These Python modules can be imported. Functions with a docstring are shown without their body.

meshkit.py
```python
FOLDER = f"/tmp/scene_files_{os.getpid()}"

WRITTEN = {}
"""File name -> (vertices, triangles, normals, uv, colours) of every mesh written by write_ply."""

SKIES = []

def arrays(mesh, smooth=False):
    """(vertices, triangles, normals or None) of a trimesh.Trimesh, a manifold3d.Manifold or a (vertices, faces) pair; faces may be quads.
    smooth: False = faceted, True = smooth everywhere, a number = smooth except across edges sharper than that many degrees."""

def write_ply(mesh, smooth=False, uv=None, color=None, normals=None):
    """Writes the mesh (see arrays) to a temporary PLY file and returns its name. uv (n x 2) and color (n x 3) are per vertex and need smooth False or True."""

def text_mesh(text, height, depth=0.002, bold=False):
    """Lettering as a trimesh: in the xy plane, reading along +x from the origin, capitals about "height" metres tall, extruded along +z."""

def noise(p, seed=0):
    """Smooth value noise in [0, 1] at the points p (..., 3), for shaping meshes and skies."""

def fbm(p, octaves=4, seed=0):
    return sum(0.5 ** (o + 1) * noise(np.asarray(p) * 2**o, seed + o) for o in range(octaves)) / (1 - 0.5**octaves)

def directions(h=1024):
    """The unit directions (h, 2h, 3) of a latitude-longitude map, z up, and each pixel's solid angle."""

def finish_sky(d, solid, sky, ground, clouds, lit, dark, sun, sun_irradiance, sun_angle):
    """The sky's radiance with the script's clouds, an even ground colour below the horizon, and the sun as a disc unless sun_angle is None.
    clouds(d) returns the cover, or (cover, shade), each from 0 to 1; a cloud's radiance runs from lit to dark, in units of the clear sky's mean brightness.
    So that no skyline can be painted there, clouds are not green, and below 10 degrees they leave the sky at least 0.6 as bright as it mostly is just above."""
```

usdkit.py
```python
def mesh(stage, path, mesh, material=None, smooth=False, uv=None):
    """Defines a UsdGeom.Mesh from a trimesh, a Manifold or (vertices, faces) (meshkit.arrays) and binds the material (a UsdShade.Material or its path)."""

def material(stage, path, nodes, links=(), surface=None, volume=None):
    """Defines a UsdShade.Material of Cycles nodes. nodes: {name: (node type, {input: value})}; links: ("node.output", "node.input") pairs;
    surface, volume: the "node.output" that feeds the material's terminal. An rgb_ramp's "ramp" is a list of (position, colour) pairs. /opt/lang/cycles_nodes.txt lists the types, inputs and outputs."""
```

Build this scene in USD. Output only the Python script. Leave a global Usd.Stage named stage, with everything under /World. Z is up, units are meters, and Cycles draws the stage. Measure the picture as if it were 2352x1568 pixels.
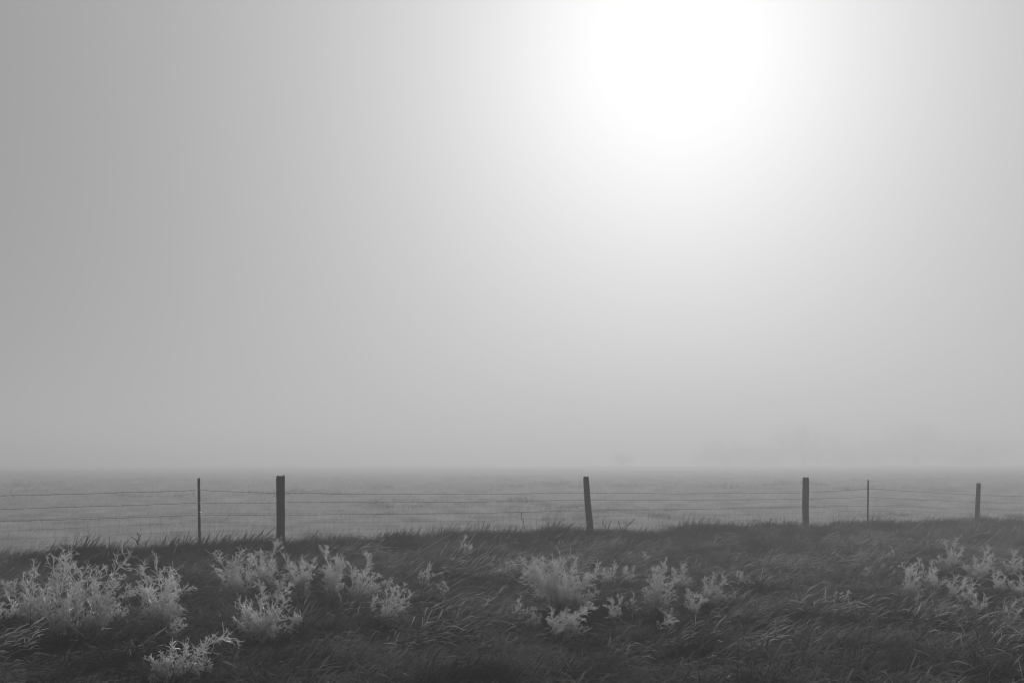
import math
import numpy as np
import usdkit, meshkit
from pxr import Usd, UsdGeom, UsdLux, UsdShade, Gf, Sdf, Vt

stage = Usd.Stage.CreateInMemory()
UsdGeom.SetStageUpAxis(stage, "Z")
UsdGeom.SetStageMetersPerUnit(stage, 1.0)
UsdGeom.Xform.Define(stage, "/World")
UsdGeom.Scope.Define(stage, "/World/Looks")

# ------------------------------------------------------------------ camera, sky, sun, exposure
EYE = np.array([0.0, 0.0, 1.7])
W, H, F = 2352.0, 1568.0, 2287.0            # the photograph as measured, focal length in its pixels
PITCH = math.atan((1062 - 784) / F)
CP, SP = math.cos(PITCH), math.sin(PITCH)

cam = UsdGeom.Camera.Define(stage, "/World/camera")
cam.CreateHorizontalApertureAttr(36.0)
cam.CreateFocalLengthAttr(36.0 * F / W)
cam.CreateClippingRangeAttr(Gf.Vec2f(0.1, 20000))
cam.CreateExposureAttr(1.24)
cam.AddTranslateOp().Set(Gf.Vec3d(*EYE))
cam.AddRotateXYZOp().Set(Gf.Vec3f(90 + math.degrees(PITCH), 0, 0))


def ray(px, py):
    a, b = (px - W / 2) / F, (H / 2 - py) / F
    return np.array([a, CP - b * SP, SP + b * CP])


def at(px, py, Y):
    """The point seen at that place of the photograph, Y metres ahead."""
    r = ray(px, py)
    return EYE + r * (Y / r[1])


SUN = ray(1550, 50)
SUN = SUN / np.linalg.norm(SUN)
SUN_EL, SUN_ROT = math.asin(SUN[2]), math.atan2(SUN[0], SUN[1])

SKY_STRENGTH, SUN_INTENSITY, SUN_ANGLE = 0.05, 0.4, 10.0
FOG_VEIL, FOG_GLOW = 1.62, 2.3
HAZE_DENSITY, HAZE_G, HAZE_TOP = 0.0074, 0.34, 19.0

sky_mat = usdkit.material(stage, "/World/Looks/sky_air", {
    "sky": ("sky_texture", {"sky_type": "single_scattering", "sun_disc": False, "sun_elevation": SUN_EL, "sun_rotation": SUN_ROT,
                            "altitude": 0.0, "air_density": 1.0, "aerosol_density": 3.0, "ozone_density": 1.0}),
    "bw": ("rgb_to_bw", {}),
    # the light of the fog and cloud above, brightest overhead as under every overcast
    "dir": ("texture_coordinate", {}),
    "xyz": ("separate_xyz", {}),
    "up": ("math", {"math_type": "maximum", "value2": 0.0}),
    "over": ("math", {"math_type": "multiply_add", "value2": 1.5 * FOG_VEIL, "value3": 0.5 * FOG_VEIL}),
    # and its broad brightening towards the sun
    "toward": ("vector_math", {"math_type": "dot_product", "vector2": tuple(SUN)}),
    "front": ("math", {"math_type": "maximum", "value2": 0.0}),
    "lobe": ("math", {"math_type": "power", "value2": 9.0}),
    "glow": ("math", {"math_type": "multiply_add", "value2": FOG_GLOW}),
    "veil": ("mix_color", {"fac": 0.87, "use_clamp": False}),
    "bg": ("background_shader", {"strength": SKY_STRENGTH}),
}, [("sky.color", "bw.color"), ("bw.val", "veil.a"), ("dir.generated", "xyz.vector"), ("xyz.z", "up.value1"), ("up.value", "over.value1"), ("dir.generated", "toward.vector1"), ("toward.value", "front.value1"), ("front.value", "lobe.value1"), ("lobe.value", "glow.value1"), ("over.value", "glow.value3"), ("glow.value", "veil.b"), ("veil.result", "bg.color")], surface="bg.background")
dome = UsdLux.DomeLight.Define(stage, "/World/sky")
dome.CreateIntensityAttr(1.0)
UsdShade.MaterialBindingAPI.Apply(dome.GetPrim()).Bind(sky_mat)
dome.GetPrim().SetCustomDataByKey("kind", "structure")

sun = UsdLux.DistantLight.Define(stage, "/World/sun")
sun.CreateIntensityAttr(SUN_INTENSITY)
sun.CreateAngleAttr(SUN_ANGLE)
sun.CreateNormalizeAttr(True)
sun.CreateColorAttr(Gf.Vec3f(1, 1, 1))
zx = np.cross([0, 0, 1.0], SUN); zx /= np.linalg.norm(zx)
zy = np.cross(SUN, zx)
sun.AddTransformOp().Set(Gf.Matrix4d(*zx, 0, *zy, 0, *SUN, 0, 0, 0, 0, 1))

# ------------------------------------------------------------------ helpers
taken = {}


def numbered(parent, name):
    k = taken.get((parent, name), 0)
    taken[(parent, name)] = k + 1
    return f"{parent}/{name}" + (f"_{k:03d}" if k else "")


def tag(prim, label=None, category=None, group=None, kind=None):
    for k, v in (("label", label), ("category", category), ("group", group), ("kind", kind)):
        if v:
            prim.SetCustomDataByKey(k, v)
    return prim


def thing(name, label, category, loc, group=None):
    x = UsdGeom.Xform.Define(stage, numbered("/World", name))
    x.AddTranslateOp().Set(Gf.Vec3d(*map(float, loc)))
    return tag(x.GetPrim(), label, category, group)


def part(parent, name, mesh, material, smooth=False, uv=None, label=None, kind=None):
    root = "/World" if parent is None else str(parent.GetPath())
    m = usdkit.mesh(stage, numbered(root, name), mesh, material, smooth, uv)
    m.CreateDoubleSidedAttr(True)
    return tag(m.GetPrim(), label, None, None, kind)


def tubes(P, R, sides=3, v=None):
    """Many polylines (N, K, 3) of radii (N, K) as one mesh of tubes; also a uv per vertex with v (N, K)."""
    P, R = np.asarray(P, float), np.asarray(R, float)
    N, K = P.shape[:2]
    T = np.gradient(P, axis=1)
    T /= np.linalg.norm(T, axis=2, keepdims=True) + 1e-12
    ref = np.where(np.abs(T[..., 2:3]) < 0.9, np.array([0, 0, 1.0]), np.array([1.0, 0, 0]))
    A = np.cross(T, ref); A /= np.linalg.norm(A, axis=2, keepdims=True) + 1e-12
    B = np.cross(T, A)
    ang = np.arange(sides) * 2 * np.pi / sides
    V = P[:, :, None] + R[:, :, None, None] * (np.cos(ang)[:, None] * A[:, :, None] + np.sin(ang)[:, None] * B[:, :, None])
    idx = np.arange(N * K * sides).reshape(N, K, sides)
    nx = np.roll(idx, -1, axis=2)
    q = np.stack([idx[:, :-1], nx[:, :-1], nx[:, 1:], idx[:, 1:]], -1).reshape(-1, 4)
    f = np.vstack([q[:, [0, 1, 2]], q[:, [0, 2, 3]]])
    if sides > 3:                                              # close both ends of thicker tubes
        fan = np.array([[0, j, j + 1] for j in range(1, sides - 1)])
        f = np.vstack([f] + [idx[n, 0][fan[:, ::-1]] for n in range(N)] + [idx[n, -1][fan] for n in range(N)])
    uv = None
    if v is not None:
        uv = np.stack([np.zeros(N * K * sides), np.repeat(np.asarray(v, float).reshape(-1), sides)], 1)
    return (V.reshape(-1, 3), f), uv


def fbm(x, y, s, seed=0, oct=3):
    x, y = np.broadcast_arrays(np.asarray(x, float), np.asarray(y, float))
    return meshkit.fbm(np.stack([x / s, y / s, np.zeros_like(x)], -1), oct, seed)


# the fence runs from near left to far right
def fence_depth(px):
    return 21.03 / (1 - 0.67 * (px - 1176) / F)


def fence_side(x, y):
    """Metres behind (+) or before (-) the fence line."""
    return (y - 21.03 - 0.67 * x) / math.hypot(1, 0.67)


def ground_z(x, y):
    x, y = np.broadcast_arrays(np.asarray(x, float), np.asarray(y, float))
    s = fence_side(x, y)
    near = np.exp(-(np.hypot(x, y) / 90.0) ** 2)
    slope = -0.30 * np.clip((x + 3) / 17.0, 0, 1.4) ** 1.3 * np.exp(-((s) / 14.0) ** 2)
    z = slope + near * (0.12 * (fbm(x, y, 3.1, 3) - 0.5) + 0.10 * (fbm(x, y, 0.9, 5, 2) - 0.5)) * (1 - 0.5 * np.exp(-(s / 2.0) ** 2))
    far = np.hypot(x, y)
    z += 0.9 * (fbm(x, y, 110.0, 17, 2) - 0.5) * np.clip((far - 60) / 150, 0, 1) * np.clip((900 - far) / 400, 0, 1)     # the field is not quite level
    z += near * 0.07 * np.exp(-(s / 1.0) ** 2)                       # the low bank under the fence
    z -= near * 0.10 * np.clip(s / 4, 0, 1)
    return z


def on_ground(px, py):
    r = ray(px, py)
    lo, hi = 1.0, 400.0
    for _ in range(60):
        m = 0.5 * (lo + hi)
        p = EYE + r * m
        if p[2] > ground_z(p[0], p[1]):
            lo = m
        else:
            hi = m
    return EYE + r * lo


# ------------------------------------------------------------------ materials
def grey(v):
    return (v, v, v)


def blade_material(name, dark, tip, patch, translucent=0.25, p0=0.2, p1=0.95, sheen=0.12, bare=0.25, even=1.0):
    """Dry stems, frosted towards their tips; how much frost they carry varies from stem to stem and from patch to patch."""
    return usdkit.material(stage, "/World/Looks/" + name, {
        "uv": ("uvmap", {"attribute": "st"}),
        "sep": ("separate_xyz", {}),
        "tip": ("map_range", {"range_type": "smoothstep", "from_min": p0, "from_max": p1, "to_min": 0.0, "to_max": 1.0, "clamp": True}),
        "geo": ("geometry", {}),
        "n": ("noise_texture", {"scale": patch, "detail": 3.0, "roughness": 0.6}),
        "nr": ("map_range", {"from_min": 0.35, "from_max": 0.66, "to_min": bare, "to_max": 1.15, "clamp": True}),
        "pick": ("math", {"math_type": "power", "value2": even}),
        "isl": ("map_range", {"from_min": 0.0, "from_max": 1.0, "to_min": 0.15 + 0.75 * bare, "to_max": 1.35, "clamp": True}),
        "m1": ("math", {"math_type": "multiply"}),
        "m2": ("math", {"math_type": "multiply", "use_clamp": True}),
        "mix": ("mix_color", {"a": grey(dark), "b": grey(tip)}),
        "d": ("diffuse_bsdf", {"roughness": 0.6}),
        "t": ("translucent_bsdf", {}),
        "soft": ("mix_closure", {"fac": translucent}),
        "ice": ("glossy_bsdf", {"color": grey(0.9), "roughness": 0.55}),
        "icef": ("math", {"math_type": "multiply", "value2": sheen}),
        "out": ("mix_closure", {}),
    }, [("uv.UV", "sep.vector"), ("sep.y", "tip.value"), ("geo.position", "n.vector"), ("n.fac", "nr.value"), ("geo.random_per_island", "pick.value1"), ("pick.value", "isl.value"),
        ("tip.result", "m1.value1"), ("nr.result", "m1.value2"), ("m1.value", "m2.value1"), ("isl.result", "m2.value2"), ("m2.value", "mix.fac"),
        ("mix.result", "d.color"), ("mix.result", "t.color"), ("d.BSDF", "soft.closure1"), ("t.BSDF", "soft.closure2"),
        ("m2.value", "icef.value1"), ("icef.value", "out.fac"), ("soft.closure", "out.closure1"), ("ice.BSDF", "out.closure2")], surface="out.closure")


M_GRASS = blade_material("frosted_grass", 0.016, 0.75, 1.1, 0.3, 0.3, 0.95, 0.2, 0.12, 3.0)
M_TALL_GRASS = blade_material("frosted_seed_stalk", 0.04, 0.80, 1.4, 0.4, 0.25, 0.85, 0.2, 0.45, 1.0)
M_FENCE_GRASS = blade_material("dark_grass", 0.02, 0.07, 1.2)
M_FIELD_GRASS = blade_material("field_stubble", 0.26, 0.92, 0.6, 0.4, 0.0, 0.8, 0.15, 0.3, 1.3)
M_FIELD_WEED = blade_material("dull_weed", 0.06, 0.22, 1.0)
M_STALK = blade_material("straw", 0.40, 0.75, 3.0, 0.45, 0.0, 0.4, 0.25, 0.7)
M_TWIG = blade_material("frosted_twig", 0.05, 0.95, 2.5, 0.72, 0.2, 0.72, 0.42, 0.95)
M_DARK_WEED = blade_material("dry_weed", 0.04, 0.07, 3.0)

M_GROUND = usdkit.material(stage, "/World/Looks/field_soil", {
    "geo": ("geometry", {}),
    "map": ("mapping", {"scale": (0.25, 0.5, 1.0)}),
    "n": ("noise_texture", {"scale": 0.8, "detail": 8.0, "roughness": 0.65}),
    "n2": ("noise_texture", {"scale": 14.0, "detail": 4.0, "roughness": 0.7}),
    "mx": ("mix_float", {"fac": 0.4}),
    "r": ("rgb_ramp", {"ramp": [(0.3, grey(0.26)), (0.5, grey(0.42)), (0.7, grey(0.55))]}),
    "b": ("bump", {"strength": 0.6, "distance": 0.05}),
    "p": ("diffuse_bsdf", {"roughness": 0.8}),
}, [("geo.position", "map.vector"), ("map.vector", "n.vector"), ("geo.position", "n2.vector"), ("n.fac", "mx.a"), ("n2.fac", "mx.b"), ("mx.result", "r.fac"),
    ("r.color", "p.color"), ("n2.fac", "b.height"), ("b.normal", "p.normal")], surface="p.BSDF")

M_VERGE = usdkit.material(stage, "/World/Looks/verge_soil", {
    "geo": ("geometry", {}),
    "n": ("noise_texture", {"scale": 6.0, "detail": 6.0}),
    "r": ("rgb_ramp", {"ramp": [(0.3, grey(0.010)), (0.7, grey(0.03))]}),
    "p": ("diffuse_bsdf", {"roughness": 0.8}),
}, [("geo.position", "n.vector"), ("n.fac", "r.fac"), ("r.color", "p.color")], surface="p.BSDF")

M_WOOD = usdkit.material(stage, "/World/Looks/weathered_wood", {
    "tc": ("texture_coordinate", {}),
    "map": ("mapping", {"scale": (60.0, 60.0, 3.0)}),
    "n": ("noise_texture", {"scale": 1.0, "detail": 6.0, "roughness": 0.65, "distortion": 0.6}),
    "r": ("rgb_ramp", {"ramp": [(0.25, grey(0.012)), (0.55, grey(0.035)), (0.8, grey(0.08))]}),
    "b": ("bump", {"strength": 0.8, "distance": 0.01}),
    "p": ("principled_bsdf", {"roughness": 0.85, "specular_ior_level": 0.25}),
}, [("tc.object", "map.vector"), ("map.vector", "n.vector"), ("n.fac", "r.fac"), ("r.color", "p.base_color"), ("n.fac", "b.height"), ("b.normal", "p.normal")], surface="p.BSDF")

M_STEEL = usdkit.material(stage, "/World/Looks/painted_steel", {
    "geo": ("geometry", {}),
    "n": ("noise_texture", {"scale": 25.0, "detail": 5.0}),
    "r": ("rgb_ramp", {"ramp": [(0.35, grey(0.02)), (0.7, grey(0.06))]}),
    "p": ("principled_bsdf", {"roughness": 0.6, "specular_ior_level": 0.4}),
}, [("geo.position", "n.vector"), ("n.fac", "r.fac"), ("r.color", "p.base_color")], surface="p.BSDF")
M_WIRE = usdkit.material(stage, "/World/Looks/rusty_wire", {
    "geo": ("geometry", {}),
    "n": ("noise_texture", {"scale": 40.0, "detail": 3.0}),
    "r": ("rgb_ramp", {"ramp": [(0.35, grey(0.02)), (0.7, grey(0.07))]}),
    "p": ("principled_bsdf", {"roughness": 0.7, "specular_ior_level": 0.3}),
}, [("geo.position", "n.vector"), ("n.fac", "r.fac"), ("r.color", "p.base_color")], surface="p.BSDF")
M_CLIP = usdkit.material(stage, "/World/Looks/bright_wire_clip", {
    "geo": ("geometry", {}),
    "n": ("noise_texture", {"scale": 60.0}),
    "r": ("rgb_ramp", {"ramp": [(0.3, grey(0.35)), (0.7, grey(0.6))]}),
    "p": ("principled_bsdf", {"roughness": 0.35, "metallic": 0.6}),
}, [("geo.position", "n.vector"), ("n.fac", "r.fac"), ("r.color", "p.base_color")], surface="p.BSDF")
M_FOG_PALED = usdkit.material(stage, "/World/Looks/fog_paled_branches", {
    "geo": ("geometry", {}),
    "n": ("noise_texture", {"scale": 0.6, "detail": 3.0}),
    "r": ("rgb_ramp", {"ramp": [(0.3, grey(0.12)), (0.7, grey(0.30))]}),  # crown colour lightened to paint in the fading by fog
    "p": ("principled_bsdf", {"roughness": 0.9}),
}, [("geo.position", "n.vector"), ("n.fac", "r.fac"), ("r.color", "p.base_color")], surface="p.BSDF")
M_BARK = usdkit.material(stage, "/World/Looks/bark", {
    "geo": ("geometry", {}),
    "n": ("noise_texture", {"scale": 3.0, "detail": 5.0}),
    "r": ("rgb_ramp", {"ramp": [(0.3, grey(0.03)), (0.7, grey(0.08))]}),
    "p": ("principled_bsdf", {"roughness": 0.9}),
}, [("geo.position", "n.vector"), ("n.fac", "r.fac"), ("r.color", "p.base_color")], surface="p.BSDF")
M_HAZE = usdkit.material(stage, "/World/Looks/fog", {
    "v": ("principled_volume", {"color": grey(0.65), "density": HAZE_DENSITY, "anisotropy": HAZE_G}),
}, [], volume="v.volume")

# ------------------------------------------------------------------ ground
def sheet(xs, ys, lift=0.0):
    X, Y = np.meshgrid(xs, ys)
    V = np.stack([X, Y, ground_z(X, Y) + lift - 0.12 * np.clip(-fence_side(X, Y) / 0.8 - 0.3, 0, 1)], -1).reshape(-1, 3)   # it dips beneath the verge
    i = np.arange(len(xs) * len(ys)).reshape(len(ys), len(xs))
    f = np.stack([i[:-1, :-1], i[:-1, 1:], i[1:, 1:], i[1:, :-1]], -1).reshape(-1, 4)
    return V, f


def spread(n, reach, core):
    t = np.linspace(-1, 1, n)
    k = math.asinh(reach / core)
    return core * np.sinh(k * t)


tag(part(None, "field", sheet(spread(241, 1500, 14), 20 + spread(241, 1500, 14)), M_GROUND, True), kind="structure")
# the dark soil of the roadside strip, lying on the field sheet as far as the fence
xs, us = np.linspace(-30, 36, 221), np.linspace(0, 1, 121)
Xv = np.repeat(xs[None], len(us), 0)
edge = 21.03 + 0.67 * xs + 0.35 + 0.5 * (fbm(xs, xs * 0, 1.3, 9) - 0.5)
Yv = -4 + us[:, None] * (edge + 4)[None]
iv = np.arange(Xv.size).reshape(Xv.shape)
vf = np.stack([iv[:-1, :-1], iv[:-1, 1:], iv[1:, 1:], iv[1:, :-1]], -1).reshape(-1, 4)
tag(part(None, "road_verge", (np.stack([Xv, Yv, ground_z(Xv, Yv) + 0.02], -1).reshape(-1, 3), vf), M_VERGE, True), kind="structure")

hz = 1600.0
box_v = np.array([[x, y, z] for z in (-2.0, HAZE_TOP) for y in (-hz + 20, hz + 20) for x in (-hz, hz)])
box_f = np.array([[0, 2, 3, 1], [4, 5, 7, 6], [0, 1, 5, 4], [2, 6, 7, 3], [0, 4, 6, 2], [1, 3, 7, 5]])
tag(part(None, "haze", (box_v, box_f), M_HAZE), kind="stuff")

# ------------------------------------------------------------------ the fence
fence = thing("wire_fence", "rusty wire fence of wooden and steel posts strung across the whole field edge", "fence", (0, 0, 0))
# place along the picture, then the heights in the picture of: three barbed wires, and four lines of the woven wire
WIRES = [
    (-260, (1145, 1179, 1208), (1207, 1235, 1256, 1277)),
    (0, (1136.4, 1167, 1195.2), (1194, 1217.7, 1236.5, 1255)),
    (457, (1125.5, 1154.5, 1182.4), (1177, 1199, 1219, 1238)),
    (645, (1132.2, 1153.4, 1181.8), (1177.4, 1198, 1217.4, 1236)),
    (1098, (1133.2, 1150.9, 1176.3), (1179.5, 1195, 1210, 1227)),
    (1348, (1131.6, 1147.6, 1172.3), (1168.4, 1186, 1202, 1218.4)),
    (1600, (1132.6, 1147.4, 1168.2), (1167, 1182, 1197, 1211)),
    (1852, (1131.2, 1145.5, 1163.7), (1161.8, 1176.5, 1190, 1204)),
    (1994, (1122.1, 1141.3, 1161.4), (1156.6, 1171.5, 1185, 1198)),
    (2246, (1136.4, 1152.7, 1168.3), (1165, 1178, 1190, 1202)),
    (2560, (1146, 1159, 1175), (1172, 1184, 1195, 1206)),
]
rng = np.random.default_rng(11)
knots = np.array([w[0] for w in WIRES], float)


def wire_path(col, sub, n=420):
    ys = np.array([w[1 + sub][col] for w in WIRES])
    px = np.linspace(knots[0], knots[-1], n)
    py = np.interp(px, knots, ys)
    pts = np.array([at(a, b, fence_depth(a) - 0.09) for a, b in zip(px, py)])
    post_px = np.array([-260, 457, 645, 1348, 1852, 1994, 2246, 2560], float)
    for a, b in zip(post_px[:-1], post_px[1:]):
        m = (px >= a) & (px <= b)
        t = (px[m] - a) / (b - a)
        pts[m, 2] -= 0.010 * (b - a) / 600 * 4 * t * (1 - t)          # a slight sag
    pts[:, 2] += 0.010 * (meshkit.fbm(np.stack([px / 45.0, px * 0 + col * 7.3, px * 0 + sub], -1), 2, 2) - 0.5)
    return pts


for c in range(3):
    p = wire_path(c, 0)
    m, _ = tubes(p[None], np.full((1, len(p)), 0.0021), 5)
    w = part(fence, "barbed_wire", m, M_WIRE)
    seg = np.r_[0, np.cumsum(np.linalg.norm(np.diff(p, axis=0), axis=1))]
    s = np.arange(0.05, seg[-1], 0.125) + rng.uniform(-0.012, 0.012, len(np.arange(0.05, seg[-1], 0.125)))
    o = np.stack([np.interp(s, seg, p[:, k]) for k in range(3)], 1)
    barbs = []
    for q in range(2):
        d = rng.normal(size=(len(s), 3)); d /= np.linalg.norm(d, axis=1, keepdims=True)
        barbs.append(np.stack([o - 0.016 * d, o, o + 0.016 * d], 1))
    barbs = np.concatenate(barbs)
    m, _ = tubes(barbs, np.repeat([[0.0012, 0.004, 0.0012]], len(barbs), 0), 3)
    part(w, "barbs", m, M_WIRE, kind="stuff")

woven = UsdGeom.Xform.Define(stage, numbered(str(fence.GetPath()), "woven_wire")).GetPrim()
lines = [wire_path(c, 1) for c in range(4)]
for p in lines:
    m, _ = tubes(p[None], np.full((1, len(p)), 0.0011), 4)
    part(woven, "line_wire", m, M_WIRE)
lines.append(lines[-1] - [0, 0, 0.17])
seg = np.r_[0, np.cumsum(np.linalg.norm(np.diff(lines[0], axis=0), axis=1))]
for s in np.arange(0.1, seg[-1], 0.165):
    s += rng.normal(0, 0.006)
    ps = []
    for L in lines:
        ps.append([np.interp(s + rng.normal(0, 0.008), seg, L[:, k]) for k in range(3)])
    ps = np.array(ps)
    mid = 0.5 * (ps[1:] + ps[:-1]); mid[:, 0] += rng.normal(0, 0.011, len(mid))
    full = np.empty((len(ps) + len(mid), 3)); full[0::2] = ps; full[1::2] = mid
    m, _ = tubes(full[None], np.full((1, len(full)), 0.0009), 3)
    part(woven, "stay_wire", m, M_WIRE)


def wooden_post(top_px, top_py, base_px, base_py, width_px, seed, square=0.0, chip=0.0, label=None, taper=0.0):
    Y = fence_depth(top_px)
    a, b = at(top_px, top_py, Y), at(base_px, base_py, Y)
    b = b + (b - a) / np.linalg.norm(b - a) * 0.35
    wdt = width_px / F * math.hypot(Y, 0) * 0.5
    n, K = 20, 40
    r = np.random.default_rng(seed)
    ang = np.arange(n) * 2 * np.pi / n
    prof = np.array([1 / max(abs(math.cos(t)), abs(math.sin(t))) for t in ang])
    prof = (1 - square) + square * np.minimum(prof, 1.22)
    axis = (a - b) / np.linalg.norm(a - b)
    ex = np.array([1.0, 0.12, 0]); ex -= axis * ex.dot(axis); ex /= np.linalg.norm(ex)
    ey = np.cross(axis, ex)
    loc = 0.5 * (a + b)
    V = []
    for k in range(K + 1):
        t = k / K
        ph = np.stack([np.cos(ang) * 1.6 + seed, np.sin(ang) * 1.6, np.full(n, t * 5.0)], -1)
        crack = np.stack([np.cos(ang) * 5 + seed, np.sin(ang) * 5, np.full(n, t * 1.4)], -1)
        rad = wdt * prof * (1 + 0.12 * (meshkit.fbm(ph, 2, seed) - 0.5) * 2 + 0.09 * (meshkit.fbm(crack, 2, seed + 3) - 0.5) * 2) * (1 + taper * (1 - t))
        c = b + (a - b) * t + ex * wdt * 0.25 * math.sin(3 * t + seed)
        ring = c + rad[:, None] * (np.cos(ang)[:, None] * ex + np.sin(ang)[:, None] * ey)
        if k == K:
            ring = c + (rad * 0.9)[:, None] * (np.cos(ang)[:, None] * ex + np.sin(ang)[:, None] * ey)
        if k >= K - 1:                                         # a sawn, weathered and chipped head
            ring += axis * ((chip * np.cos(ang) * wdt + 0.010 * r.normal(size=n)) * (1 if k == K else 0.5))[:, None]
        V.append(ring)
    V = np.concatenate(V + [(V[-1].mean(0) - 0.004 * axis)[None]])
    i = np.arange((K + 1) * n).reshape(K + 1, n)
    j = np.roll(i, -1, 1)
    q = np.stack([i[:-1], j[:-1], j[1:], i[1:]], -1).reshape(-1, 4)
    f = np.vstack([q[:, [0, 1, 2]], q[:, [0, 2, 3]], np.stack([i[-1], j[-1], np.full(n, len(V) - 1)], -1)])
    x = part(fence, "wooden_post", (V - loc, f), M_WOOD, 50, label=label)
    UsdGeom.Xformable(x).AddTranslateOp().Set(Gf.Vec3d(*loc))
    return x


wooden_post(646.5, 1093, 642, 1256, 18.5, 1, 0.85, 0.18, "thick square wooden post with a chipped corner at its top")
wooden_post(1347.5, 1094.5, 1355.5, 1224, 12.5, 2, 0.5, 0.10, "wooden post leaning to the left with a swollen foot", 0.28)
wooden_post(1851.5, 1096.5, 1852, 1216, 13.2, 3, 0.35, 0.05, "stout upright wooden post with a rounded top", 0.05)
wooden_post(2246.5, 1109, 2244, 1206, 8.2, 5, 0.4, 0.08, "slender faint wooden post far along the fence", 0.1)
wooden_post(-258, 1098, -262, 1280, 17, 7, 0.4, 0.1)
wooden_post(2560, 1118, 2560, 1206, 8, 8, 0.4, 0.1)


def steel_post(top_px, top_py, base_px, base_py, rows, bright):
    Y = fence_depth(top_px)
    a, b = at(top_px, top_py, Y), at(base_px, base_py, Y)
    b = b + (b - a) / np.linalg.norm(b - a) * 0.35
    axis = (a - b) / np.linalg.norm(a - b)
    ex = np.array([0.86, -0.5, 0]); ex -= axis * ex.dot(axis); ex /= np.linalg.norm(ex)
    ey = np.cross(axis, ex)
    # a T section: flange and web, sheared off at the top
    sec = np.array([[-.021, -.004], [.021, -.004], [.021, .002], [.004, .003], [.003, .034], [-.003, .034], [-.004, .003], [-.021, .002]])
    sec = sec - [0, 0.012]
    ks = np.linspace(0, 1, 12)
    V = np.concatenate([b + (a - b) * t + sec[:, :1] * ex + sec[:, 1:] * ey for t in ks])
    n = len(sec)
    V[-n:] += axis * (sec[:, :1] * 0.35)
    i = np.arange(len(V)).reshape(len(ks), n)
    j = np.roll(i, -1, 1)
    q = np.stack([i[:-1], j[:-1], j[1:], i[1:]], -1).reshape(-1, 4)
    capf = np.array([[0, 1, 2], [0, 2, 3], [0, 3, 6], [0, 6, 7], [3, 4, 5], [3, 5, 6]]) + (len(ks) - 1) * n
    f = np.vstack([q[:, [0, 1, 2]], q[:, [0, 2, 3]], capf])
    # studs along the face
    x = part(fence, "steel_post", (V, f), M_STEEL)
    for t in np.arange(0.30, 0.97, 0.055):
        c = b + (a - b) * t - ey * 0.019
        cv = c + np.array([[sx * 0.007, sy * 0.005, sz * 0.014] for sz in (-1, 1) for sy in (-1, 1) for sx in (-1, 1)]) @ np.stack([ex, ey, axis])
        part(x, "stud", (cv, np.array([[0, 2, 3, 1], [4, 5, 7, 6], [0, 1, 5, 4], [2, 6, 7, 3], [0, 4, 6, 2], [1, 3, 7, 5]])), M_STEEL)
    for r_ in rows:
        t = np.linspace(0, 2 * np.pi, 11)
        c = at(top_px + (base_px - top_px) * (r_ - top_py) / (base_py - top_py), r_, Y)
        loop = c + 0.03 * np.cos(t)[:, None] * ex + (0.03 * np.sin(t))[:, None] * ey + (0.006 * t / 6.28)[:, None] * axis
        m, _ = tubes(loop[None], np.full((1, 11), 0.0035), 4)
        part(x, "wire_clip", m, M_CLIP if bright else M_STEEL)


steel_post(457, 1098, 459, 1258, (1125.5, 1154.5, 1177, 1182.4), True)
steel_post(1994.5, 1102, 1993, 1210, (1122.1, 1141.3, 1156.6, 1161.4), False)

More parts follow.
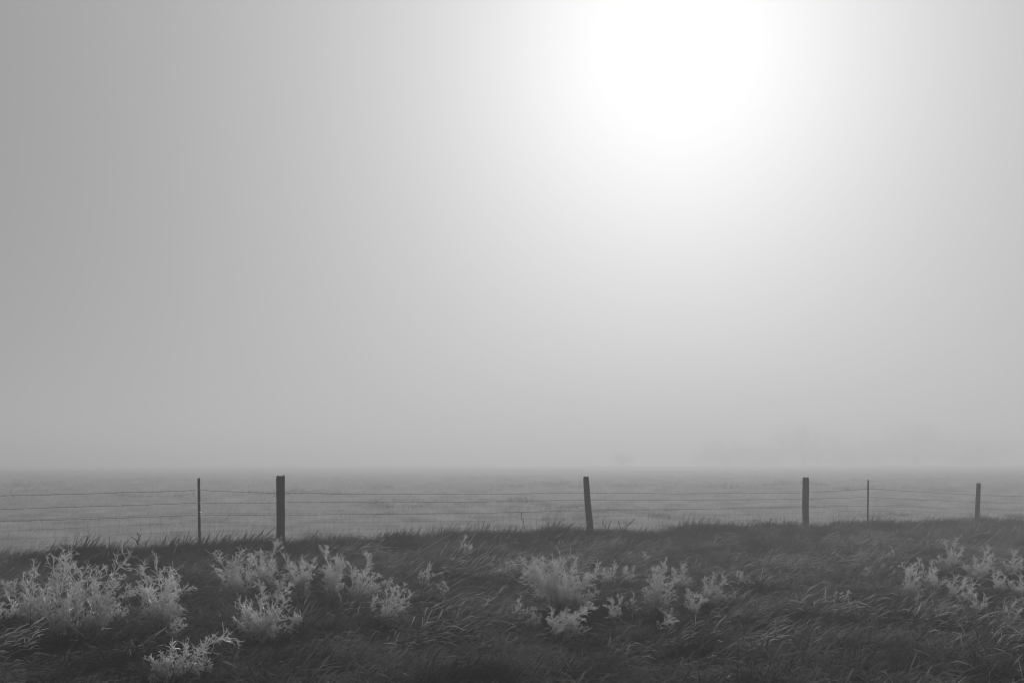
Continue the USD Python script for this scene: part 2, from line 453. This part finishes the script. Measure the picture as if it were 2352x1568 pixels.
# ------------------------------------------------------------------ frosted weeds
def interp_poly(P, t):
    """Points and tangents at t (n,) on polylines P (n, K, 3)."""
    K = P.shape[1]
    u = np.clip(t * (K - 1), 0, K - 1.001)
    i = u.astype(int)
    w = (u - i)[:, None]
    n = np.arange(len(P))
    a, b = P[n, i], P[n, i + 1]
    T = b - a
    return a * (1 - w) + b * w, T / (np.linalg.norm(T, axis=1, keepdims=True) + 1e-9)


def sprout(r, P, v, per, t0, t1, length, spread_, up, lean, curl, K=5, shrink=0.5):
    """Side shoots from polylines P; v (n,) is the frost of the parents' ends."""
    n = len(P)
    idx = np.repeat(np.arange(n), per)
    t = t0 + (t1 - t0) * r.random(len(idx)) ** 0.8
    o, T = interp_poly(P[idx], t)
    plen = np.linalg.norm(np.diff(P, axis=1), axis=2).sum(1)[idx]
    L = plen * length * (1 - shrink * t) * np.exp(r.normal(0, 0.3, len(idx)))
    rnd = r.normal(size=(len(idx), 3)); rnd[:, 1] *= 0.8
    d = T + spread_ * rnd + np.array([lean, 0, up])
    d /= np.linalg.norm(d, axis=1, keepdims=True)
    c = r.normal(size=(len(idx), 3)) * curl + np.array([0, 0, 0.5 * up])
    pts = [o]
    for k in range(K - 1):
        d = d + c / (K - 1)
        d /= np.linalg.norm(d, axis=1, keepdims=True)
        pts.append(pts[-1] + d * (L / (K - 1))[:, None])
    return np.stack(pts, 1), idx, t


weed_count = [0, 0]
weed_feet = []


def weed(label, base, tips, fill=6, dense=1.0, twig=0.0029, droop=0.0, curl=0.9, group=None):
    """A dead weed thick with frost. base, tips: where its foot and the ends of its main stems show in the photograph."""
    seed = int(base[0] * 7 + base[1] * 13)
    r = np.random.default_rng(seed)
    foot = on_ground(*base)
    Y = foot[1]
    ends = [at(tx, ty, Y + r.normal(0, 0.10)) for tx, ty in tips]
    hgt = max(e[2] - foot[2] for e in ends)
    weed_feet.append((foot[0], foot[1], 0.18 + 0.5 * (max(e[0] for e in ends) - min(e[0] for e in ends))))
    for _ in range(fill):                                      # lesser stems between the leading ones
        a, b = ends[r.integers(len(tips))], ends[r.integers(len(tips))]
        w = r.random()
        e = foot + (a * w + b * (1 - w) - foot) * r.uniform(0.40, 0.82) + r.normal(0, 0.10, 3) * hgt * [1, 1, 0.3]
        e[1] += r.normal(0, 0.12)
        ends.append(e)
    K = 9
    S = []
    t = np.linspace(0, 1, K)[:, None]
    for e in ends:
        f0 = foot + np.array([r.normal(0, 0.05), r.normal(0, 0.05), -0.05])
        v = e - f0
        ctrl = f0 + v * 0.5 + np.array([-0.22 * v[0], 0, 0.10 * np.linalg.norm(v)]) + r.normal(0, 0.03, 3) * np.linalg.norm(v)
        p = (1 - t) ** 2 * f0 + 2 * t * (1 - t) * ctrl + t * t * e
        p[1:] += np.cumsum(r.normal(0, 0.010 * np.linalg.norm(v), (K - 1, 3)), 0) * (1 - 0.6 * t[1:])
        S.append(p)
    S = np.array(S)
    root = thing("frosted_weed", label, "weed", foot, group)
    lead = len(tips)
    vs = np.linspace(0.05, 0.9, K)
    rs = np.linspace(1.35, 0.75, K) * twig
    for k in range(len(S)):
        m, uv = tubes((S[k] - foot)[None], rs[None], 5, vs[None])
        if k < lead:
            part(root, "stem", m, M_TWIG, True, uv)
    polys = [(S[lead:], np.repeat(rs[None], len(S) - lead, 0), np.repeat(vs[None], len(S) - lead, 0))] if fill else []
    px = Y / F * 2.3                                            # one pixel of the scored picture, in metres
    n1 = int(12 * dense)
    L1, i1, t1 = sprout(r, S, None, n1, 0.22, 1.0, 0.26, 0.42, 0.12, 0.08, curl * 0.6, 6, 0.55)
    n2 = max(3, int(3.8 * dense))
    L2, i2, t2 = sprout(r, L1, None, n2, 0.15, 1.0, 0.50, 0.55, 0.15, 0.06, curl, 5, 0.4)
    keep3 = L2[r.random(len(L2)) < 0.8]
    L3, i3, t3 = sprout(r, keep3, None, 3, 0.2, 1.0, 0.8, 0.6, 0.2, 0.05, curl, 4, 0.3)
    # tufts of short twigs at each leading tip
    LT, it, tt = sprout(r, S[:lead], None, int(10 * dense), 0.62, 1.0, 0.17, 0.5, 0.25, 0.10, curl, 5, 0.4)
    for L in (L1, L2, L3, LT):
        K_ = L.shape[1]
        rel = np.clip((L[..., 2] - foot[2]) / hgt, 0, 1)
        frost = np.clip(0.15 + 0.75 * rel + 0.15 * np.linspace(0, 1, K_)[None], 0, 1)
        polys.append((L, np.repeat((np.linspace(1.0, 0.8, K_) * twig * (0.95 if L is LT else 0.9 if L is L1 else 0.66))[None], len(L), 0), frost))
    V, Fc, UV, n = [], [], [], 0
    for P, R, fr in polys:
        (v, f), uv = tubes(P - foot, R, 3, fr)
        V.append(v); Fc.append(f + n); UV.append(uv); n += len(v)
    part(root, "twigs", (np.concatenate(V), np.concatenate(Fc)), M_TWIG, False, np.concatenate(UV), kind="stuff")
    weed_count[0] += 1; weed_count[1] += sum(map(len, Fc))


weed("sprawling grey weed at the left edge of the photo, shorter than its neighbour", (70, 1455), [(80, 1307), (50, 1326), (20, 1348), (108, 1345)], 9, 1.1)
weed("tallest frosted weed on the far left, with a forked plume at its top", (140, 1490), [(152, 1278), (122, 1302), (226, 1308), (188, 1318), (165, 1350)], 10, 1.2)
weed("bushy frosted weed whose long right branch reaches up towards the steel post", (200, 1485), [(287, 1292), (214, 1348), (250, 1362), (243, 1400), (180, 1370)], 10, 1.2)
weed("narrow column of curly frosted weed between two bushier ones on the left", (372, 1470), [(330, 1303), (356, 1297), (388, 1318), (400, 1340), (322, 1350), (410, 1400)], 12, 1.25, curl=1.3)
weed("low feathery weed leaning right beside the curly column", (385, 1385), [(452, 1348), (430, 1345), (408, 1352)], 6, 0.9)
weed("short frosted sprig above the weed cut by the bottom edge", (395, 1470), [(432, 1432), (415, 1428)], 2, 0.7)
weed("frosted weed cut by the bottom edge, one branch stretched to the right", (368, 1585), [(508, 1465), (462, 1492), (430, 1478), (395, 1478), (345, 1515), (480, 1520)], 11, 1.2, curl=1.2)
weed("rounded frosted clump left of the weed under the thick square post", (538, 1392), [(505, 1278), (552, 1270), (575, 1285), (495, 1310)], 9, 1.2)
weed("frosted weed directly in front of the foot of the thick square post", (612, 1372), [(634, 1252), (582, 1274), (600, 1268), (622, 1290)], 8, 1.1)
weed("dense low frosted clump just right of the thick square post", (690, 1390), [(650, 1276), (692, 1284), (715, 1296), (672, 1300)], 9, 1.2)
weed("frosted clump with one bare upright spike, right of the square post", (765, 1402), [(743, 1267), (772, 1280), (790, 1292), (750, 1305)], 9, 1.2)
weed("bright near weed like a windblown fan, below the row by the square post", (582, 1492), [(601, 1354), (660, 1350), (655, 1386), (695, 1414), (548, 1374), (538, 1425), (640, 1440)], 13, 1.2)
weed("frosted weed with a hooked branch held out high to the right", (812, 1402), [(846, 1277), (808, 1306), (868, 1320), (888, 1336)], 8, 1.1)
weed("open frosted weed with three rising sprays, right of the hooked one", (872, 1445), [(860, 1370), (905, 1352), (947, 1366), (924, 1358)], 8, 1.0)
weed("slim drooping frosted weed left of the leaning straw", (972, 1362), [(986, 1296), (966, 1314)], 5, 1.0)
weed("small frosted sprout below the leaning straw", (1020, 1385), [(1020, 1338), (1006, 1345)], 3, 0.9)
weed("upright frosted spike standing among the leaning straw", (1060, 1290), [(1068, 1232), (1082, 1250)], 3, 0.9)
weed("flattened frosted tuft left of the big pale bush", (1130, 1336), [(1165, 1304), (1148, 1308)], 4, 0.9)
weed("big pale fan-shaped weed, widest and brightest of all, near the middle", (1290, 1430), [(1198, 1283), (1232, 1281), (1268, 1290), (1292, 1279), (1316, 1303), (1345, 1325), (1366, 1316), (1210, 1320), (1362, 1362)], 16, 1.35, curl=0.6)
weed("frosted weed with a slanting top just beneath the big pale bush", (1272, 1482), [(1355, 1396), (1300, 1402), (1268, 1412), (1346, 1448), (1325, 1410)], 8, 1.1)
weed("small frosted weed with a knobbly head, below and left of the big bush", (1180, 1438), [(1193, 1378), (1166, 1410), (1225, 1400)], 6, 1.0)
weed("thin frosted weed right of the big pale bush", (1398, 1365), [(1412, 1298), (1386, 1308)], 5, 0.9)
weed("compact frosted weed with a flat top, right of the thin one", (1446, 1350), [(1436, 1302), (1456, 1302)], 6, 1.0)
weed("tiny frosted spike alone above the middle row of weeds", (1482, 1305), [(1480, 1270)], 2, 0.9)
weed("tall frosted weed with a crooked crown, right of centre", (1512, 1428), [(1526, 1294), (1500, 1308), (1552, 1335), (1478, 1360), (1512, 1320)], 11, 1.2)
weed("frosted weed with a leaning head behind the crooked one", (1568, 1368), [(1566, 1298), (1548, 1310), (1585, 1330)], 7, 1.1)
weed("faint low weed left of the crooked crowned one", (1452, 1412), [(1456, 1366), (1440, 1385)], 5, 1.0)
weed("single frosted sprig in front of the crooked crowned weed", (1522, 1450), [(1543, 1398), (1530, 1410)], 3, 0.7)
weed("frosted weed with three sprays spread to the right, below the stout post", (1625, 1395), [(1618, 1330), (1638, 1325), (1666, 1332), (1685, 1368)], 8, 1.1)
weed("soft rounded frosted weed left of the stout post's foot line", (1706, 1355), [(1700, 1315), (1722, 1336)], 6, 1.1)
weed("lone low weed in the open grass below the right steel post", (1934, 1395), [(1918, 1362), (1934, 1362), (1951, 1359)], 5, 1.0)
weed("slim lone weed above the low one, in line with the right steel post", (1999, 1338), [(1990, 1304)], 3, 1.0)
weed("small upright weed nearest the fence between the last two posts", (2050, 1296), [(2050, 1263), (2042, 1270)], 4, 1.0)
weed("leaning frosted weed at the left of the right-hand group", (2092, 1392), [(2112, 1294), (2094, 1302), (2080, 1330)], 8, 1.15)
weed("thin frosted weed inside the left of the right-hand group", (2140, 1366), [(2146, 1308), (2135, 1320)], 5, 1.0)
weed("tallest weed of the right-hand group, with two bare upright spikes", (2180, 1330), [(2168, 1246), (2196, 1244), (2211, 1262), (2155, 1280)], 7, 1.0)
weed("wide frosted weed below the last wooden post", (2250, 1352), [(2266, 1266), (2240, 1284), (2278, 1276), (2215, 1300)], 10, 1.2)
weed("frosted weed with a tufted top in front of the wide one", (2192, 1382), [(2200, 1324), (2217, 1330), (2170, 1336)], 7, 1.1)
weed("small frosted sprig at the front of the right-hand group", (2100, 1392), [(2108, 1362)], 3, 0.8)
weed("feathery frosted weed at the right edge, the upper one", (2320, 1336), [(2332, 1267), (2347, 1288), (2305, 1290)], 8, 1.1)
weed("feathery frosted weed at the right edge, the lower one", (2338, 1382), [(2346, 1322), (2318, 1338), (2366, 1330)], 7, 1.1)
weed("dim frosted weed lowest in the right-hand group", (2254, 1418), [(2260, 1364), (2240, 1372)], 6, 1.0)
weed("low feathery weed filling the gap left of the curly column", (285, 1400), [(291, 1342), (303, 1352)], 4, 0.8)
weed("dim low weed under the one whose long branch reaches up", (258, 1440), [(272, 1392), (250, 1400), (290, 1405)], 5, 0.9)
weed("short weed at the left margin below the grey sprawling one", (20, 1440), [(12, 1362), (38, 1378), (-12, 1370)], 6, 1.0)
weed("small frosted weed behind the bright windblown fan", (640, 1392), [(634, 1338), (650, 1330)], 5, 0.9)
weed("grey weed between the open sprays and the drooping slim one", (925, 1412), [(938, 1384), (918, 1378)], 4, 0.8)
weed("faint tuft to the right of the knobbly headed weed", (1228, 1445), [(1240, 1412), (1226, 1405)], 4, 0.8)
weed("hazy low weed between big pale bush and crooked crowned weed", (1420, 1425), [(1408, 1378), (1432, 1372), (1392, 1390)], 6, 0.9)
weed("dim spreading weed right of the crooked crowned one", (1590, 1420), [(1600, 1362), (1578, 1356), (1622, 1378)], 6, 0.9)
weed("pale low weed joining the wide one to the right edge", (2292, 1372), [(2296, 1312), (2308, 1326), (2280, 1322)], 6, 1.0)
weed("low hazy weed in the middle of the right-hand group", (2222, 1400), [(2228, 1350), (2238, 1342), (2210, 1362)], 6, 0.9)
weed("drooping weed behind the leaning one in the right-hand group", (2128, 1345), [(2120, 1296), (2140, 1290)], 5, 0.9)
weed("lowest right weed, nearest the corner of the photo", (2320, 1440), [(2330, 1384), (2310, 1392), (2345, 1396)], 6, 0.9)
print("weeds", weed_count)

# ------------------------------------------------------------------ grass
def blade_patch(seed, n, radius, length, width, elev, droop, heading, spread_h, K=5, seed_heads=0.0):
    """A patch of curved blades as one mesh with v running from foot to tip."""
    r = np.random.default_rng(seed)
    rad, th = radius * np.sqrt(r.random(n)), r.uniform(0, 2 * np.pi, n)
    base = np.stack([rad * np.cos(th), rad * np.sin(th), np.full(n, -0.03)], 1)
    L = length * np.exp(r.normal(0, 0.3, n))
    head = heading + r.normal(0, spread_h, n)
    el0 = np.radians(np.clip(r.normal(elev, 14, n), 8, 100))
    dr = np.radians(np.clip(r.normal(droop, 25, n), 0, 150))
    t = np.linspace(0, 1, K)
    el = el0[:, None] - dr[:, None] * t[None] ** 1.6
    hd = head[:, None] + r.normal(0, 0.35, n)[:, None] * t[None]
    d = np.stack([np.cos(el) * np.cos(hd), np.cos(el) * np.sin(hd), np.sin(el)], -1)
    P = base[:, None] + np.concatenate([np.zeros((n, 1, 3)), np.cumsum(0.5 * (d[:, 1:] + d[:, :-1]), 1)], 1) * (L / (K - 1))[:, None, None]
    side = np.cross(d, r.normal(size=(n, 1, 3))); side /= np.linalg.norm(side, axis=2, keepdims=True) + 1e-9
    wd = width * np.exp(r.normal(0, 0.25, n))[:, None] * np.interp(t, [0, 0.5, 1], [1.0, 0.85, 0.35])[None]
    is_head = r.random(n) < seed_heads
    wd[is_head] = width * np.interp(t, [0, 0.55, 0.75, 1], [0.7, 0.6, 2.1, 0.8])[None]
    V = np.stack([P - side * wd[..., None] * 0.5, P + side * wd[..., None] * 0.5], 2)
    i = np.arange(n * K * 2).reshape(n, K, 2)
    q = np.stack([i[:, :-1, 0], i[:, :-1, 1], i[:, 1:, 1], i[:, 1:, 0]], -1).reshape(-1, 4)
    uv = np.stack([np.zeros(n * K * 2), np.repeat(np.tile(t, n), 2)], 1)
    return (V.reshape(-1, 3), q), uv


def scatter(name, patches, material, pos, proto, yaw, scale, tilt=0.0, seed=0):
    path = numbered("/World", name)
    pi = UsdGeom.PointInstancer.Define(stage, path)
    for k, (mesh, uv) in enumerate(patches):
        m = usdkit.mesh(stage, f"{path}/tuft" + (f"_{k:03d}" if k else ""), mesh, material, False, uv)
        m.CreateDoubleSidedAttr(True)
        pi.CreatePrototypesRel().AddTarget(m.GetPath())
    pi.CreateProtoIndicesAttr(Vt.IntArray.FromNumpy(np.asarray(proto, np.int32)))
    pi.CreatePositionsAttr(Vt.Vec3fArray.FromNumpy(np.asarray(pos, np.float32)))
    sc = np.asarray(scale, np.float32)
    pi.CreateScalesAttr(Vt.Vec3fArray.FromNumpy(sc if sc.ndim == 2 else np.repeat(sc[:, None], 3, 1)))
    pi.CreateOrientationsAttr(Vt.QuathArray([Gf.Quath(float(math.cos(a / 2)), 0, 0, float(math.sin(a / 2))) for a in yaw]))
    return tag(pi.GetPrim(), kind="stuff")


def in_view(x, y, margin=1.6):
    return np.abs(x) < 0.53 * y + margin


rng = np.random.default_rng(5)
# roadside grass, matted and swept to the right
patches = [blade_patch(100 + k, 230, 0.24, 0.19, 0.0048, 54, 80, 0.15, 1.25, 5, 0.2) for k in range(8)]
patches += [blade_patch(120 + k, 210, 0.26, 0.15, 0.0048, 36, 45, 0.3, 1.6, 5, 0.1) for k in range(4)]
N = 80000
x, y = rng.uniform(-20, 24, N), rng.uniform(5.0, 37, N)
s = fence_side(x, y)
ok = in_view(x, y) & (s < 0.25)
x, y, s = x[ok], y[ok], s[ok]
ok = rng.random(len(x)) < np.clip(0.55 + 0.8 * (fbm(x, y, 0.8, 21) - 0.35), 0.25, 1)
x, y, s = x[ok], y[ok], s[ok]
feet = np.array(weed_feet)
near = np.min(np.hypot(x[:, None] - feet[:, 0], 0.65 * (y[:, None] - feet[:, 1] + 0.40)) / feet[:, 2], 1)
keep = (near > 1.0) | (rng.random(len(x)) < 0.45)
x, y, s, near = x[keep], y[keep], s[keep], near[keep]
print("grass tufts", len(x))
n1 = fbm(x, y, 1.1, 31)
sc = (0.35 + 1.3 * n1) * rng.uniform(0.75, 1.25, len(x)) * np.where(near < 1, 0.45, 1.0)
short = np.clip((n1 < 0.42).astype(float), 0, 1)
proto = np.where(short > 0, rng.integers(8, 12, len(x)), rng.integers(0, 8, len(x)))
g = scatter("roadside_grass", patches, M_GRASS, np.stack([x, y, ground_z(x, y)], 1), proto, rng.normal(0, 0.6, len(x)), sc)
tag(g, "matted frosted grass covering the roadside in front of the fence", "grass")

# taller stalks with frosted seed heads, bent over to the right; thicker to the right, which also paints in the brighter haze there
patches = [blade_patch(140 + k, 34, 0.28, 0.34, 0.0052, 55, 66, 0.12, 0.8, 6, 0.5) for k in range(8)]
N = 9000
x, y = rng.uniform(-20, 24, N), rng.uniform(5.0, 36, N)
s = fence_side(x, y)
clump = fbm(x, y, 1.6, 61)
near = np.min(np.hypot(x[:, None] - feet[:, 0], 0.65 * (y[:, None] - feet[:, 1] + 0.40)) / feet[:, 2], 1)
ok = in_view(x, y) & (s < -0.4) & (near > 0.9) & (rng.random(N) < np.clip(3.2 * (clump - 0.42), 0, 1) + 0.10 + 0.30 * np.clip((x / np.maximum(y, 1) + 0.1) * 2, 0, 1))
x, y, clump = x[ok], y[ok], clump[ok]
print("stalk tufts", len(x))
g = scatter("seed_grass", patches, M_TALL_GRASS, np.stack([x, y, ground_z(x, y)], 1), rng.integers(0, 8, len(x)), rng.normal(0, 0.3, len(x)), (0.5 + 0.7 * clump) * rng.uniform(0.7, 1.2, len(x)))
tag(g, "loose grass stalks with bright frosted heads bending right over the roadside turf", "grass")

# a darker fringe of taller unfrosted grass along the foot of the fence
patches = [blade_patch(200 + k, 130, 0.22, 0.25, 0.005, 76, 45, 0.25, 0.9, 5, 0.2) for k in range(5)]
N = 2600
px = rng.uniform(-330, 2480, N)
off = -np.abs(rng.normal(0.0, 0.8, N)) + 0.35
yy = fence_depth(px); xx = (px - 1176) / F * yy
x, y = xx - 0.55 * off, yy + 0.83 * off
ok = rng.random(N) < np.clip(2.6 * (fbm(x, y, 0.9, 41) - 0.28), 0.1, 1)
x, y = x[ok], y[ok]
sc = (0.50 + 0.60 * fbm(x, y, 0.7, 43)) * rng.uniform(0.7, 1.25, len(x)) * np.where(rng.random(len(x)) < 0.08, 1.25, 1.0)
g = scatter("fence_grass", patches, M_FENCE_GRASS, np.stack([x, y, ground_z(x, y)], 1), rng.integers(0, 5, len(x)), rng.normal(0, 0.5, len(x)), sc)
tag(g, "taller dark grass growing along the foot of the wire fence", "grass")

# the pale field behind
patches = [blade_patch(300 + k, 150, 0.45, 0.15, 0.0105, 68, 45, 0.25, 1.0, 4) for k in range(6)]
d = 13 * np.exp(math.log(340 / 13.0) * rng.random(34000) ** 1.05)
x = rng.uniform(-0.62, 0.62, len(d)) * (d + 4); y = d
s = fence_side(x, y)
ok = (s > 0.1) & (rng.random(len(d)) < np.clip((330 - d) / 200, 0, 1))
x, y, d = x[ok], y[ok], d[ok]
sc = np.clip(d / 30, 1.0, 3.0)[:, None] * np.array([[1, 1, 1.0]])
hgt = (0.6 + 0.8 * fbm(x, y, 2.5, 51)) * rng.uniform(0.8, 1.2, len(x))
sc[:, 2] = np.clip(d / 45, 0.8, 1.3) * hgt
print("field tufts", len(x))
g = scatter("field_grass", patches, M_FIELD_GRASS, np.stack([x, y, ground_z(x, y)], 1), rng.integers(0, 6, len(x)), rng.normal(0, 0.6, len(x)), sc)
tag(g, "short pale frosted grass of the open field behind the fence", "grass")

# darker low weeds strewn over it in drifts
patches = [blade_patch(340 + k, 150, 0.40, 0.15, 0.010, 60, 50, 0.2, 1.2, 4) for k in range(4)]
d = 17 * np.exp(math.log(140 / 17.0) * rng.random(9000))
x = rng.uniform(-0.6, 0.6, len(d)) * (d + 4); y = d
s = fence_side(x, y)
ok = (s > 0.8) & (rng.random(len(d)) < np.clip(5.0 * (fbm(x * 0.5, y * 0.35, 2.2, 71, 4) - 0.56), 0, 1))
x, y, d = x[ok], y[ok], d[ok]
sc = rng.uniform(0.5, 1.1, len(x))[:, None] * np.array([[1.3, 1.0, 1.0]]) * np.clip(d / 35, 0.8, 2.0)[:, None]
print("field weeds", len(x))
g = scatter("field_weeds", patches, M_FIELD_WEED, np.stack([x, y, ground_z(x, y)], 1), rng.integers(0, 4, len(x)), rng.normal(0, 0.6, len(x)), sc)
tag(g, "darker low weeds strewn in drifts over the pale field", "weeds")

# ------------------------------------------------------------------ long straw
def straw(label, stalks):
    pts = [(on_ground(a, b), (a, b), (c, d_), bend) for (a, b, c, d_, bend) in stalks]
    foot = np.mean([p[0] for p in pts], 0)
    root = thing("straw_clump", label, "straw", foot)
    for k, (f0, _, tip, bend) in enumerate(pts):
        r = np.random.default_rng(k + int(tip[0]))
        e = at(tip[0], tip[1], f0[1] + r.normal(0, 0.12))
        t = np.linspace(0, 1, 8)[:, None]
        c = 0.5 * (f0 + e) + np.array([0, 0, bend * np.linalg.norm(e - f0)])
        p = (1 - t) ** 2 * (f0 - [0, 0, 0.05]) + 2 * t * (1 - t) * c + t * t * e
        m, uv = tubes((p - foot)[None], np.linspace(0.0042, 0.0028, 8)[None], 4, np.linspace(0, 1, 8)[None])
        part(root, "stalk", m, M_STALK, True, uv)


straw("fan of long pale straw leaning right in front of the middle of the fence", [
    (913, 1294, 1036, 1226, 0.02), (937, 1282, 976, 1248, 0), (967, 1284, 977, 1262, 0), (996, 1292, 1033, 1240, 0.03), (1002, 1288, 1027, 1250, 0),
    (1012, 1310, 1050, 1258, 0), (1014, 1318, 1064, 1250, 0.02), (1040, 1300, 1093, 1222, 0), (1020, 1300, 1086, 1268, 0.05), (975, 1268, 1020, 1266, 0.06),
    (1066, 1276, 1121, 1271, 0.03), (1085, 1284, 1118, 1238, 0.12), (1105, 1286, 1129, 1250, 0)])
straw("sparse long straw before the leaning wooden post", [
    (1195, 1250, 1210, 1226, 0), (1238, 1254, 1264, 1222, 0.02), (1246, 1255, 1295, 1222, 0.02), (1296, 1254, 1308, 1232, 0), (1330, 1246, 1352, 1196, 0)])
straw("bent straw lying low before the thick square post", [
    (535, 1280, 652, 1259, 0.10), (560, 1300, 600, 1262, 0.05), (470, 1300, 486, 1278, 0.0), (655, 1282, 712, 1250, 0.02)])
straw("two straight straws right of the left steel post's dark grass", [(390, 1299, 407, 1247, 0), (425, 1262, 461, 1233, 0.02)])
straw("pair of straws entering at the left edge", [(-4, 1334, 32, 1302, 0), (-6, 1336, 28, 1308, 0)])
straw("arching pale straw before the last wooden post", [
    (2082, 1210 + 20, 2122, 1196, 0.1), (2115, 1253, 2147, 1201, 0), (2056, 1240, 2062, 1210, 0.02), (2140, 1222, 2170, 1211, 0.12), (2190, 1250, 2272, 1222, 0.12), (2228, 1240, 2248, 1208, 0),
    (2245, 1262, 2300, 1216, 0.03), (2205, 1228, 2222, 1206, 0), (2310, 1240, 2336, 1204, 0.0), (2338, 1236, 2344, 1206, 0)])
straw("single thick straw standing in the dark grass low on the right", [(1816, 1471, 1834, 1437, 0.03)])
straw("thin straw between the rounded weed and the stout post", [(1743, 1351, 1753, 1299, 0.0), (1748, 1345, 1745, 1320, 0)])
straw("long straw lying across the dark grass left of the small knobbly weed", [(1145, 1510, 1186, 1462, 0.05), (1176, 1490, 1190, 1461, 0)])

# ------------------------------------------------------------------ dark dried plants at the fence
def dock(label, base, tops, name="dry_weed", hang=False):
    r = np.random.default_rng(int(base[0]))
    Yf = fence_depth(base[0]) - 0.12
    foot = at(base[0], base[1], Yf)
    root = thing(name, label, "dry weed", foot)
    for tx, ty in tops:
        e = at(tx, ty, Yf + r.normal(0, 0.04))
        t = np.linspace(0, 1, 9)[:, None]
        p = foot + (e - foot) * t
        p[1:, 0] += np.cumsum(r.normal(0, 0.012, 8))
        m, uv = tubes((p - foot)[None], np.linspace(0.005, 0.004, 9)[None], 4, np.linspace(0, 0.6, 9)[None])
        part(root, "stem", m, M_DARK_WEED, True, uv)
        S = p[None]
        L, _, _ = sprout(r, S, None, 26, 0.35, 1.0, 0.06, 0.7, 0.4, 0.0, 0.8, 4, 0.2)
        m, uv = tubes(L - foot, np.repeat(np.linspace(0.005, 0.003, 4)[None], len(L), 0), 3, np.full(L.shape[:2], 0.3))
        part(root, "seed_head", m, M_DARK_WEED, False, uv)


dock("thin dark vine hanging from the lowest barbed wire left of the leaning post", (1208, 1218), [(1201, 1177)], "dry_vine")
dock("dark seed stalks right of the leaning wooden post", (1392, 1222), [(1380, 1194), (1397, 1199), (1403, 1196)])
dock("tallest dark seed stalks midway between leaning and stout posts", (1428, 1222), [(1418, 1197), (1440, 1195), (1452, 1190), (1462, 1197)])
dock("dark seed stalks left of the stout wooden post", (1566, 1216), [(1558, 1200), (1570, 1201), (1580, 1198)])
dock("dark seed stalks beside the right steel post", (2012, 1208), [(2005, 1192), (2018, 1194), (2024, 1190)])
dock("dark weed stalks left of the left steel post", (318, 1252), [(312, 1222), (325, 1228), (300, 1232)])

# ------------------------------------------------------------------ far trees in the fog
def tree(label, px, top_py, width_px, Y, seed):
    r = np.random.default_rng(seed)
    x = (px - W / 2) / F * Y * 1.0
    foot = np.array([x, Y, float(ground_z(x, Y))])
    top = at(px, top_py, Y)
    h = top[2] - foot[2]
    wd = width_px / F * Y * 0.5
    root = thing("distant_tree", label, "tree", foot, None)
    K = 8
    t = np.linspace(0, 1, K)
    trunk = np.stack([np.cumsum(r.normal(0, 0.02, K)) * h * 0.3, np.cumsum(r.normal(0, 0.02, K)) * h * 0.3, t * h * 0.8 - 0.2], 1)
    m, uv = tubes(trunk[None], (0.03 * h * (1 - 0.85 * t))[None] * 0.8, 8, t[None])
    part(root, "trunk", m, M_BARK, True)
    S = trunk[None]
    nb = 34
    ang, tt = r.uniform(0, 2 * np.pi, nb), r.uniform(0.08, 0.98, nb)
    o, _ = interp_poly(np.repeat(S, nb, 0), 0.6 * tt)
    e = r.normal(size=(nb, 3)); e /= np.linalg.norm(e, axis=1, keepdims=True)
    e = trunk.mean(0) * [1, 1, 0] + [0, 0, 0.46 * h] + e * np.array([wd, wd, 0.44 * h]) * (r.uniform(0.45, 1.0, nb) ** 0.5)[:, None]
    u = np.linspace(0, 1, 6)[None, :, None]
    c = 0.5 * (o + e) + [0, 0, 0.04 * h]
    B = (1 - u) ** 2 * o[:, None] + 2 * u * (1 - u) * c[:, None] + u * u * e[:, None]
    m, _ = tubes(B, np.repeat(np.linspace(0.008, 0.003, 6)[None] * h, nb, 0), 4)
    part(root, "limbs", m, M_BARK)
    L1, _, _ = sprout(r, B, None, 12, 0.2, 1.0, 0.5, 0.6, 0.2, 0, 0.5, 5, 0.4)
    L2, _, _ = sprout(r, L1, None, 9, 0.1, 1.0, 0.5, 0.7, 0.1, 0, 0.7, 4, 0.3)
    V, f = [], []
    n = 0
    for L, ra in ((L1, 0.0020), (L2, 0.0018)):
        (v, fc), _ = tubes(L, np.full(L.shape[:2], ra * h), 3)
        V.append(v); f.append(fc + n); n += len(v)
    part(root, "crown", (np.concatenate(V), np.concatenate(f)), M_FOG_PALED)


tree("small faint tree alone in the fog right of the leaning post", 1430, 1030, 46, 380, 1)
tree("leftmost faint bushy tree of the foggy row behind the stout post", 1670, 1005, 150, 385, 2)
tree("low faint tree standing between the bushier ones in the foggy row", 1745, 1020, 140, 388, 3)
tree("tall faint tree in the fog above the stout post", 1840, 975, 160, 390, 4)
tree("round faint tree in the fog above the right steel post", 1960, 1000, 170, 392, 5)
tree("tallest faint tree in the fog between right steel post and last post", 2095, 965, 170, 390, 6)
tree("faint tree in the fog above the last wooden post", 2215, 985, 190, 394, 7)
